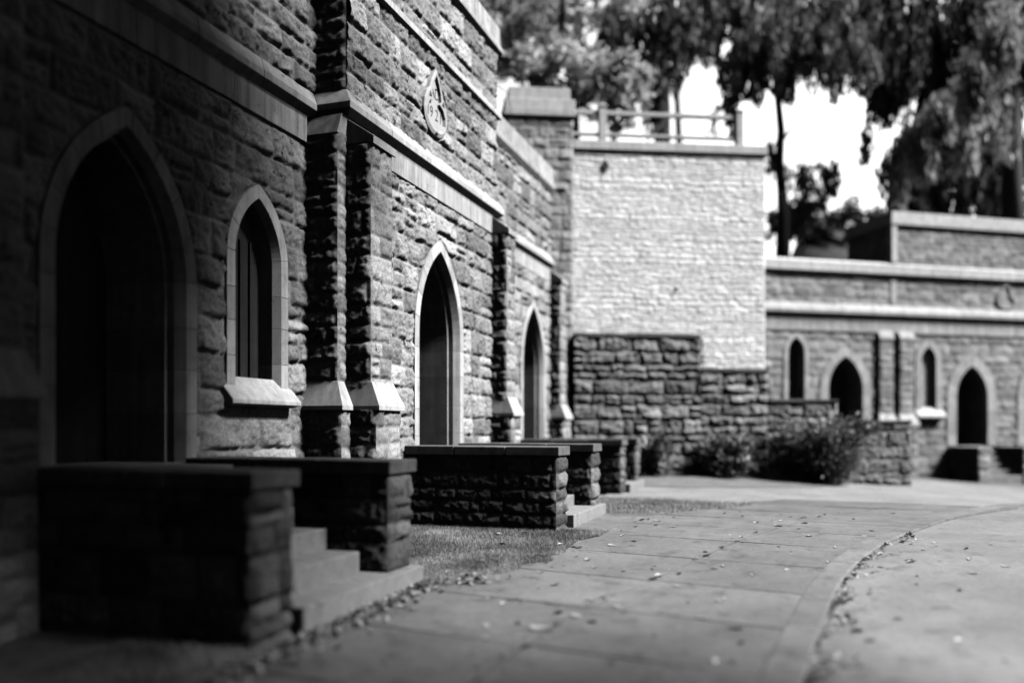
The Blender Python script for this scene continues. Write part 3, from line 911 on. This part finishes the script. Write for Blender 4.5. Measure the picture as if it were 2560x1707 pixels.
for x0, x1 in ((4.86, 5.42), (5.72, 6.30), (13.6, 14.2)):
    mb = MB()
    stone_box(mb, x0, x1, -.15, .05, 2.0, 4.75, rng, .06, ('-Y', '-X', '+X'), amp=.05)
    stone_box(mb, x0 - .1, x1 + .1, -.27, .05, -1, 1.6, rng, .06, ('-Y', '-X', '+X'), amp=.05)
    b = mb.build('buttress', M['far'], far, True)
    mb = MB()
    mb.prism([(x0 - .14, .0, 1.55), (x0 - .14, -.33, 1.55), (x0 - .14, -.33, 1.68), (x0 - .02, -.16, 2.05), (x0 - .02, 0, 2.05)],
             [(x1 + .14, .0, 1.55), (x1 + .14, -.33, 1.55), (x1 + .14, -.33, 1.68), (x1 + .02, -.16, 2.05), (x1 + .02, 0, 2.05)], .6)
    mb.build('plinth_cap', M['dressed'], b, False, .01); mb = MB()
    mb.prism([(x0 - .03, 0, 4.74), (x0 - .03, -.2, 4.72), (x0 - .03, -.2, 4.82), (x0 - .03, 0, 5.2)],
             [(x1 + .03, 0, 4.74), (x1 + .03, -.2, 4.72), (x1 + .03, -.2, 4.82), (x1 + .03, 0, 5.2)], .4)
    mb.build('buttress_head', M['dressed'], b, False, .01)
# raised parapet block over the right-hand bay
mb = MB()
stone_box(mb, 5.5, 15.5, -.03, 2.6, 7.5, 8.95, rng, .06, ('-Y', '-X', '+X'), amp=.05)
pb = mb.build('parapet', M['far'], far, True)
mb = MB()
mb.box(5.36, 15.6, -.15, 2.75, 8.95, 9.12, .4); mb.box(5.42, 15.55, -.09, 2.7, 9.12, 9.45, .55)
mb.box(5.40, 5.62, -.12, .1, 7.56, 8.95, .6)
mb.build('coping', M['concrete'], pb, False, .015)
mb = MB(); mb.box(5.42, 5.66, -.05, .1, 6.03, 7.0, .6); mb.build('corner_stone', M['dressed'], far, False, .01)
plaque(lambda u, v, out: (10.5 + u, -.02 - out, 6.52 + v), M['plaque'], 'plaque', lambda m_, n_, mt: flip(m_).build(n_, mt, far), sc=.95)

# low walls and steps below the far right door
def far_world(u, n): return (FP[0] + math.cos(FA) * u + math.sin(FA) * n, FP[1] + math.sin(FA) * u - math.cos(FA) * n)
for u, lab in ((8.15, 'blurred low stair wall left of the far right doorway'), (10.1, 'blurred low stair wall right of the far right doorway')):
    x, y = far_world(u, 0); g = gz(x, y) - .3
    t = thing('low_wall', (x, y, g), lab, 'wall', 'low walls flanking the stairs', FA)
    mb = MB(); stone_box(mb, -.24, .24, -1.5, -.06, 0, .83 - g - .13, rng, .05, ('-Y', '-X', '+X'), amp=.05)
    mb.build('wall_body', M['far'], t, True)
    mb = MB(); mb.box(-.29, .29, -1.56, -.06, .83 - g - .13, .83 - g); mb.build('wall_cap', M['coping'], t, False, .015)
x, y = far_world(9.1, 0); g = gz(x, y)
t = thing('stone_steps', (x, y, g), 'blurred flight of steps up to the far right doorway', 'steps', 'flights of steps up to the vault doors', FA)
for k in range(5):
    mb = MB(); mb.box(-.7, .7, -1.5 + k * .28, -.07, .22 * k - (.3 if k == 0 else .06), .22 * (k + 1)); mb.build('step', M['step'], t, False, .012)

# hillside behind, carrying the trees
mb = MB()
hx = np.linspace(-60, 70, 66); hy = np.linspace(-20, 130, 76)
X, Y = np.meshgrid(hx, hy, indexing='ij')
# distance behind the line of buildings
dA = -(X + 11.2)                                     # behind the near vaults
dB = (X + 6.43) * -math.sin(TA) + (Y - 24.22) * math.cos(TA) - 4.3
dC = (X + 1.564) * -math.sin(FA) + (Y - 31.18) * math.cos(FA) - 6.2
D = np.minimum(np.maximum(dA, np.minimum(dB, 99)), 99)
D = np.maximum(np.where(X < -11.2, dA, -9), np.where(X < 0, dB, dC))
Z = np.where(D > 0, 6.3 + np.where(X > -1, np.minimum(D, 8) * .70, 0) + np.minimum(D, 40) * .05 + fbm(X * .15, Y * .15, 3) * .8, -1.5)
idx = np.arange(X.size).reshape(X.shape)
mb.add(np.stack([X, Y, Z], -1), np.stack([idx[:-1, :-1], idx[1:, :-1], idx[1:, 1:], idx[:-1, 1:]], -1).reshape(-1, 4))
mb.build('hill', M['hill'], None, True)['kind'] = 'structure'

# ------------------------------------------------------------------ trees, bushes, weeds
CT, ST = math.cos(TH), math.sin(TH)
def at(x, y, Z):
    """a point Z metres in front of the camera along the view axis"""
    a = (x - 1176) / 1960
    return Vector((Z * (a * CT - ST), Z * (a * ST + CT), 1.5 + (983 - y) / 1960 * Z))

M['leaf_light'] = mat_leaf('pale_foliage', .22, .60, .4)
M['leaf_dark'] = mat_leaf('dark_foliage', .02, .09, .15)
M['leaf_mid'] = mat_leaf('grey_foliage', .05, .22, .3)
M['leaf_pale'] = mat_leaf('pale_needles', .14, .42, .35)
M['leaf_bush'] = mat_leaf('yew_foliage', .02, .34, .15)

def leaf_cloud(mb, blobs, size, seed, droop=0., flat=.5):
    r = np.random.RandomState(seed)
    for (c, rad, n) in blobs:
        c = np.array(c); rad = np.array(rad if hasattr(rad, '__len__') else (rad, rad, rad))
        # several sprays inside the blob
        ns = max(3, n // 45)
        d = r.normal(size=(ns, 3)); d /= np.linalg.norm(d, axis=1)[:, None]
        sc = c + d * rad * (r.rand(ns, 1) ** .45)
        st = np.clip(.5 + r.normal(size=ns) * .25, 0, 1)
        k = r.randint(0, ns, n)
        if droop:
            off = np.stack([r.normal(size=n) * .12, r.normal(size=n) * .12, -r.rand(n) * droop], -1)
            off[:, 0] += off[:, 2] * (r.rand(ns)[k] - .5) * .3
        else:
            off = r.normal(size=(n, 3)) * rad.mean() * .16
        p = sc[k] + off
        a = r.normal(size=(n, 3)); a /= np.linalg.norm(a, axis=1)[:, None]
        if droop: a = a * .35 + np.array((0, 0, -1.)); a /= np.linalg.norm(a, axis=1)[:, None]
        b = np.cross(a, r.normal(size=(n, 3))); b /= np.linalg.norm(b, axis=1)[:, None]
        s = size * (.6 + .8 * r.rand(n, 1)); w = s * (.28 if droop else .5)
        V = np.stack([p - a * s, p + b * w, p + a * s, p - b * w], 1).reshape(-1, 3)
        t = np.clip(st[k] + r.normal(size=n) * .15, 0, 1)
        mb.add(V, np.arange(4 * n).reshape(-1, 4), np.repeat(t, 4))

def tree(name, base, limbs, blobs, mat, size, label, cat, seed, droop=0., group=None):
    base = Vector(base)
    t = thing(name, base, label, cat, group)
    mb = MB()
    for pts, r0, r1 in limbs:
        n = len(pts)
        mb.tube([Vector(p) for p in pts], [r0 + (r1 - r0) * i / (n - 1) for i in range(n)], 8)
    shift(mb, base).build('trunk', M['bark'], t, True)
    mb = MB(); leaf_cloud(mb, blobs, size, seed, droop)
    shift(mb, base).build('crown', mat, t)
    return t

def blob(x, y, Z, rx, ry, n):
    """crown lump centred at a point, rx/ry half sizes in metres"""
    return (at(x, y, Z), (rx, rx, ry), n)

G = 'trees on the slope behind the vaults'
b0 = at(1330, 420, 33); b0.z = 7
tree('leafy_tree', b0, [([b0, at(1320, 250, 33), at(1290, 60, 33), at(1300, -150, 33)], .22, .08), ([at(1320, 250, 33), at(1420, 190, 32.5), at(1470, 120, 32)], .1, .03), ([at(1310, 200, 33), at(1220, 140, 33), at(1160, 60, 33)], .1, .03)],
     [blob(1180, 60, 33, 1.3, 1.1, 900), blob(1260, 160, 32, 1.3, 1.1, 1300), blob(1350, 190, 32.5, 1.4, 1.2, 1400), blob(1440, 170, 32, .9, 1.3, 900), blob(1160, 150, 33.5, .9, .9, 500),
      blob(1420, 260, 32.5, 1.0, .5, 450), blob(1280, 20, 34, 1.7, 1.2, 900), blob(1400, -60, 33, 2., 1.2, 900), blob(1200, -80, 33, 2, 1.5, 900)],
     M['leaf_light'], .15, 'pale leafy tree above the grey pier, its leaves lighter than the conifers', 'tree', 1, group=G)
b1 = at(1530, 400, 36); b1.z = 7.5
tree('weeping_conifer', b1, [([b1, at(1525, 150, 36), at(1530, -100, 36)], .3, .15)],
     [blob(1510, 130, 35, .7, 1.6, 1300), blob(1540, 20, 35, 1.0, 1.6, 1300), blob(1600, -20, 35, 1.2, 1.2, 900), blob(1480, 30, 36, 1., 1.2, 700)],
     M['leaf_dark'], .2, 'black weeping conifer behind the terrace railing, left of the bright gap of sky', 'tree', 2, 2.2, G)
b2 = at(1795, 560, 38); b2.z = 7.2
tree('slender_tree', b2, [([b2, at(1800, 500, 38), at(1796, 440, 38)], .36, .22), ([at(1796, 442, 38), at(1790, 370, 38), at(1794, 300, 38), at(1786, 220, 38), at(1770, 60, 38), at(1760, -120, 38)], .22, .12), ([at(1792, 330, 38), at(1830, 280, 37.5), at(1880, 210, 37)], .08, .03),
                          ([at(1790, 230, 38), at(1700, 120, 37), at(1640, 40, 37)], .12, .04), ([at(1780, 180, 38), at(1860, 80, 37)], .12, .04)],
     [blob(1700, 150, 37, 1.3, 1.2, 900), blob(1780, 120, 37, 1.6, 1.4, 1500), blob(1720, 30, 37, 1.6, 1.3, 1200), blob(1850, 60, 36.5, 1.8, 1.5, 1700), blob(1940, 110, 36, 1.7, 1.3, 1500),
      blob(1670, 250, 37, .6, .7, 260), blob(1865, 395, 38.5, 1.3, .9, 750), blob(1830, 465, 38.5, 1.0, .5, 500), blob(1770, 330, 38.5, .5, .8, 200), blob(1990, 300, 38, .5, .5, 160), blob(1820, -60, 37, 2.5, 1.6, 1500), blob(1660, -20, 36.5, 1.5, 1.2, 1500), blob(1740, 70, 36.5, 1.5, 1.1, 1400), blob(1900, 30, 36, 1.6, 1.4, 1500)],
     M['leaf_mid'], .2, 'slender dark trunk rising in the bright sky gap right of the tower', 'tree', 3, 1.3, G)
b3 = at(2330, 560, 37); b3.z = 7.5
tree('drooping_cedar', b3, [([b3, at(2325, 400, 37), at(2320, 150, 37), at(2330, -150, 37)], .5, .25),
                            ([at(2325, 20, 36), at(2290, 120, 35), at(2220, 210, 34.5), at(2120, 270, 34), at(2060, 330, 34)], .32, .10)],
     [blob(2250, 130, 34.5, .8, 1.4, 900), blob(2180, 230, 34, .9, .8, 900), blob(2100, 300, 33.5, .9, .8, 900), blob(2260, 260, 34, 1.0, .9, 900), blob(2050, 360, 34, .7, .9, 600),
      blob(2310, 40, 35, 1., 1.5, 900), blob(2290, 60, 32.5, .5, 1.2, 900), blob(2240, 170, 32.5, .55, .8, 800), blob(2160, 250, 32.5, .6, .6, 700), blob(2110, 310, 32.5, .6, .6, 700), blob(2200, 300, 32.5, .7, .6, 700)],
     M['leaf_pale'], .2, 'drooping cedar whose pale bough sweeps down at the upper right corner', 'tree', 4, 1.5, G)
b4 = at(2120, 560, 40); b4.z = 7.6
tree('dark_cedar', b4, [([b4, at(2120, 300, 40), at(2110, -150, 40)], .4, .2)],
     [blob(2080, 60, 38, 2.2, 1.8, 2600), blob(2180, 80, 39, 2, 2, 2400), blob(2040, 180, 38, 1.2, 1.0, 1000), blob(2120, 420, 39, 1.7, 1.0, 1500), blob(2230, 420, 39, 1.8, .8, 1300),
      blob(2000, -40, 38, 2.2, 1.8, 1800), blob(1960, 40, 37, 1.8, 1.4, 1800), blob(2060, 120, 37, 1.6, 1.4, 1600), blob(2240, 0, 37.5, 2.2, 1.6, 2200), blob(2340, 20, 37, 2., 1.8, 2000), blob(2200, 150, 38.5, 1.8, 1.3, 1600), blob(2160, 330, 39, 1.6, 1.1, 1500), blob(2330, 300, 39, 1.5, 1.6, 1500), blob(2380, 100, 39, 2, 2.4, 2000), blob(2300, 440, 40, 1.6, .7, 700)],
     M['leaf_dark'], .22, 'broad black cedar filling the upper right behind the pale bough', 'tree', 5, 1.6, G)
hb = at(1850, 520, 43.5); hb.z = 9.5
tree('hedge', hb, [([hb, hb + Vector((0, 0, 1.5))], .1, .05)],
     [blob(1790, 520, 43, 1.1, .9, 1100), blob(1860, 515, 43.5, 1.2, .9, 1200), blob(1930, 500, 44, 1.2, .9, 1100), blob(2010, 520, 45, 1.2, .8, 800)],
     M['leaf_dark'], .14, 'dark low hedge on top of the bank beside the slender trunk', 'hedge', 6)

# big trees added out of view round the viewer to shade the near bays
M['leaf_near'] = mat_leaf('shade_foliage', .03, .10, .15)
def big_tree(x, y, cx, cy, cz, rr, n, seed, label):
    g = gz(x, y) - .05; b = Vector((x, y, g)); c = Vector((cx, cy, cz)); rq = np.random.RandomState(seed)
    limbs = [([b, b.lerp(c, .35) + Vector((0, 0, .5)), b.lerp(c, .7), c], .38, .12)]
    for k in range(5):
        a = 6.283 * k / 5; e = c + Vector((math.cos(a) * rr * .6, math.sin(a) * rr * .6, rr * .25)); limbs.append(([b.lerp(c, .6), b.lerp(c, .8).lerp(e, .5), e], .14, .04))
    bl = []
    for k in range(14):
        d = rq.normal(size=3); d /= np.linalg.norm(d)
        bl.append(((cx + d[0] * rr * .62, cy + d[1] * rr * .62, cz + d[2] * rr * .45), rr * .42, n // 14))
    tree('unseen_shade_tree', b, limbs, bl, M['leaf_near'], .34, label, 'tree', seed, 0, 'unseen trees added for their shade')
big_tree(4.5, -3.5, 1.0, 5.6, 12.4, 5.6, 8000, 21, 'unseen broad tree added over the road, its crown shading the near bays')
big_tree(8.5, 1.5, 3.1, 4.9, 12.2, 5.4, 4800, 25, 'unseen tall tree added right of the viewer to shade the near bays')
big_tree(6.2, 2.2, 4.4, 4.6, 6.3, 3.0, 1300, 26, 'unseen young tree with a thin low crown, added to shade the near pavement')
big_tree(-1.5, -10, -2.5, -8, 8, 5.5, 4200, 22, 'unseen round tree added behind the viewer to block skylight')
big_tree(6.5, -13, 6, -11, 7.5, 6, 4200, 23, 'unseen wide tree added farther back along the road to block skylight')
big_tree(-9.5, -14, -9, -12, 6, 6, 4200, 24, 'unseen low crowned tree added at the near end of the vaults to block skylight')

for k, (x, y, rx, ry, n, tn) in enumerate(((1210, 20, 4.2, 3.2, 3000, 'leaf_mid'), (1420, -10, 4.4, 3.0, 3000, 'leaf_mid'), (1600, 60, 3.2, 3.6, 2600, 'leaf_dark'), (1740, 20, 4.2, 3.6, 3600, 'leaf_dark'),
                                   (1930, 70, 4.4, 3.4, 3600, 'leaf_mid'), (2120, 100, 4.6, 4.2, 4200, 'leaf_dark'), (2330, 120, 4.6, 5.2, 4600, 'leaf_dark'), (2260, 380, 4.0, 2.4, 2600, 'leaf_dark'))):
    bb = at((1210, 1420, 1500, 1540, 2160, 2140, 2330, 2260)[k], 520, 50); bb.z = 9
    lab = ['far grey tree behind the pale leafy crown, left', 'far grey tree between the pale crown and the black conifer', 'far dark tree over the left end of the sky gap', 'far dark tree right above the terrace railing',
           'far grey tree above the bright sky gap', 'far dark tree behind the broad cedar', 'far dark tree at the upper right corner behind the pale bough', 'low far tree showing dark below the pale bough'][k]
    tree('woodland_tree', bb, [([bb, at((1200, 1410, 1510, 1560, 2130, 2120, 2340, 2250)[k], 330, 50), at((1200, 1410, 1515, 1545, 2110, 2120, 2340, 2250)[k], y, 50)], .3, .12)], [blob(x + R.uniform(-60, 60) * q, y + R.uniform(-70, 70) * q, 50 + R.uniform(-1, 1), rx * .55, ry * .55, n // 5) for q in (0, 1, 1.3, 1.6, 1.8)], M[tn], .27, lab, 'tree', 90 + k, 1.2, 'far woodland behind the trees')

def bush(x, y, w, h, seed, label):
    g = gz(x, y); r = np.random.RandomState(seed)
    t = thing('spreading_bush', (x, y, g), label, 'bush', 'evergreen bushes along the foot of the walls')
    mb = MB(); fb = MB()
    for k in range(int(26 * w)):
        a = r.uniform(0, 6.283); l = w * r.uniform(.35, 1.) * .55; e = h * r.uniform(.15, 1.)
        p = [Vector((0, 0, .05)), Vector((math.cos(a) * l * .5, math.sin(a) * l * .4, e * .7)), Vector((math.cos(a) * l, math.sin(a) * l * .7, e * .95))]
        mb.tube(p, [.02, .012, .005], 5)
        tn = np.clip(.35 + r.normal() * .3, 0, 1)
        n = 110
        q = r.rand(n, 1) ** .7
        pts = np.array(p[1]) * (1 - q) + np.array(p[2]) * q + r.normal(size=(n, 3)) * (.06, .06, .045) * (.6 + w)
        pts[:, 2] = np.maximum(pts[:, 2], .04)
        d = np.array(p[2] - p[1]); d = d / np.linalg.norm(d)
        aa = d + r.normal(size=(n, 3)) * .5; aa /= np.linalg.norm(aa, axis=1)[:, None]
        bb = np.cross(aa, r.normal(size=(n, 3))); bb /= np.linalg.norm(bb, axis=1)[:, None]
        s = .085 * (.6 + .8 * r.rand(n, 1))
        V = np.stack([pts - aa * s, pts + bb * s * .35, pts + aa * s, pts - bb * s * .35], 1).reshape(-1, 3)
        fb.add(V, np.arange(4 * n).reshape(-1, 4), np.repeat(np.clip(tn + r.normal(size=n) * .12, 0, 1), 4))
    mb.build('stems', M['bark'], t, True); fb.build('foliage', M['leaf_bush'], t)
bush(-3.95, 24.3, .9, 1.3, 1, 'small black bush beside the farthest low stair wall')
bush(-2.15, 25.2, 1.65, 1.2, 2, 'loose middle bush in front of the stepped rubble wall')
bush(.55, 26.2, 2.6, 2.0, 3, 'largest dark spreading bush where the stepped wall ends')

# wiry weed on the coping
wx = (-6.36, 17.0, 8.45)
t = thing('drooping_weed', wx, 'wiry weed with hanging stems growing on the coping left of the grey pier', 'plant')
mb = MB(); r = np.random.RandomState(8)
for k in range(16):
    a = r.uniform(-1.2, 2.0); l = r.uniform(.3, .65); h = r.uniform(.2, .5)
    mb.tube([(0, 0, -.02), (math.cos(a) * l * .35, math.sin(a) * l * .35, h), (math.cos(a) * l * .8, math.sin(a) * l * .8, h * .7), (math.cos(a) * l, math.sin(a) * l, -r.uniform(.0, .35))], [.006, .005, .004, .003], 4, r.rand())
mb.build('stems', M['leaf_mid'], t, True)

# ------------------------------------------------------------------ fallen leaves
M['dead_leaf'] = mat_leaf('dead_leaf', .025, .40, .15)
def leaf_mesh(seed):
    r = random.Random(seed); mb = MB()
    L = 1.; n = 7; curl = r.uniform(.2, .8); tw = r.uniform(-.5, .5); roll = r.uniform(.1, .9)
    rows = []
    for i in range(n):
        q = i / (n - 1); w = .36 * math.sin(math.pi * min(1, q * .93 + .05)) ** .8 * (1 + .18 * ((i % 2) - .5))
        z = curl * (q - .5) ** 2 * .9
        for s in (-1, -.5, 0, .5, 1):
            rows.append((L * (q - .5), s * w + tw * .2 * (q - .5), z + roll * abs(s) ** 1.5 * w + r.uniform(-.015, .015)))
    f = [(i * 5 + j, (i + 1) * 5 + j, (i + 1) * 5 + j + 1, i * 5 + j + 1) for i in range(n - 1) for j in range(4)]
    zmin = min(p[2] for p in rows)
    mb.add([(a, b, c - zmin) for a, b, c in rows], f, (.05, .95, .45, .7, .2, 1., .1, .0, .55)[seed])
    mb.tube([(-.5, 0, .02 + rows[2][2] - zmin), (-.75, .05, .03)], [.012, .008], 4, .1)
    return mb.build('fallen_leaf', M['dead_leaf'], None, True)
LEAVES = [leaf_mesh(k) for k in range(9)]
LB = ['curled dead leaf lying on the paving flags', 'dead leaf lying on the road beyond the kerb', 'dead leaf caught on the grass beside the low walls']
LG = ['dead leaves scattered on the pavement', 'dead leaves scattered on the road', 'dead leaves on the grass']
r = random.Random(17); used = set(); count = 0
spots = []
for k in range(190):
    y = 5.2 + 11 * r.random() ** 1.5; x = r.uniform(float(ledge(y)) + .02, float(ksm(y)) - .16) if r.random() < .6 else float(ledge(y)) + abs(r.gauss(0, .45)) + .02
    if r.random() < .22: x = float(mid(y)) + r.gauss(0, .06)
    if x < float(ksm(y)) - .16: spots.append((x, y, 0))
for k in range(34):
    y = 5.6 + 7 * r.random(); x = float(ksm(y)) + .18 + abs(r.gauss(0, .9)); spots.append((x, y, 1))
for k in range(26):
    y = r.uniform(8.4, 11.7); x = r.uniform(-4.2, float(ledge(y)) - .03); spots.append((x, y, 2))
for i, (x, y, z) in enumerate(spots):
    k = r.randrange(9)
    if k in used:
        o = LEAVES[k].copy(); COL.objects.link(o)
    else:
        o = LEAVES[k]; used.add(k)
    s = .04 + .09 * r.random() ** 1.6; o.scale = (s, s * r.uniform(.6, 1.1), s * r.uniform(.6, 1.1))
    dz = (.004, -.020, .015)[z]
    o.location = (x, y, gz(x, y) + dz); o.rotation_euler = (r.uniform(-.2, .2), r.uniform(-.15, .15), r.uniform(0, 6.28))
    tag(o, LB[z], 'leaf', LG[z])
for k in range(9):
    if k not in used: bpy.data.objects.remove(LEAVES[k])

mb = MB(); rn = np.random.RandomState(14)  # thin line of small dark flakes beside the kerb
n = 700; yy = rn.uniform(5.3, 13, n); yy = yy + .5 * np.sin(yy * 2.6)
xx = ksm(yy) + .15 + np.abs(rn.normal(size=n)) * .09 * (1 + np.sin(yy * 5.1))
a = rn.normal(size=(n, 3)) * (1, 1, .3); a /= np.linalg.norm(a, axis=1)[:, None]
b = np.cross(a, rn.normal(size=(n, 3)) * (.3, .3, 1)); b /= np.linalg.norm(b, axis=1)[:, None]
p = np.stack([xx, yy, ground_z(xx, yy) - .012 + rn.rand(n) * .012], -1)
s_ = rn.uniform(.012, .04, (n, 1))
mb.add(np.stack([p - a * s_, p + b * s_ * .6, p + a * s_, p - b * s_ * .6], 1).reshape(-1, 3), np.arange(4 * n).reshape(-1, 4), np.repeat(rn.rand(n) ** 2.5, 4))
o = mb.build('kerb_flakes', M['dead_leaf']); tag(o, 'small dark flakes strewn along the road side of the kerb', 'leaf litter', kind='stuff')

# litter drifted against the foot of the near stair
mb = MB(); rn = np.random.RandomState(12)
n = 900
yy = rn.uniform(4.6, 8.6, n); xx = np.where(yy < 8.2, -3.78, -3.45) + np.abs(rn.normal(size=n)) * .16
a = rn.normal(size=(n, 3)) * (1, 1, .3); a /= np.linalg.norm(a, axis=1)[:, None]
b = np.cross(a, rn.normal(size=(n, 3)) * (.3, .3, 1)); b /= np.linalg.norm(b, axis=1)[:, None]
p = np.stack([xx, yy, ground_z(xx, yy) + .02 + rn.rand(n) * .02], -1)
s = rn.uniform(.015, .045, (n, 1))
mb.add(np.stack([p - a * s, p + b * s * .6, p + a * s, p - b * s * .6], 1).reshape(-1, 3), np.arange(4 * n).reshape(-1, 4), np.repeat(rn.rand(n) ** 1.5, 4))
o = mb.build('leaf_litter', M['dead_leaf']); tag(o, 'loose leaf litter drifted along the foot of the near stair', 'leaf litter', kind='stuff')
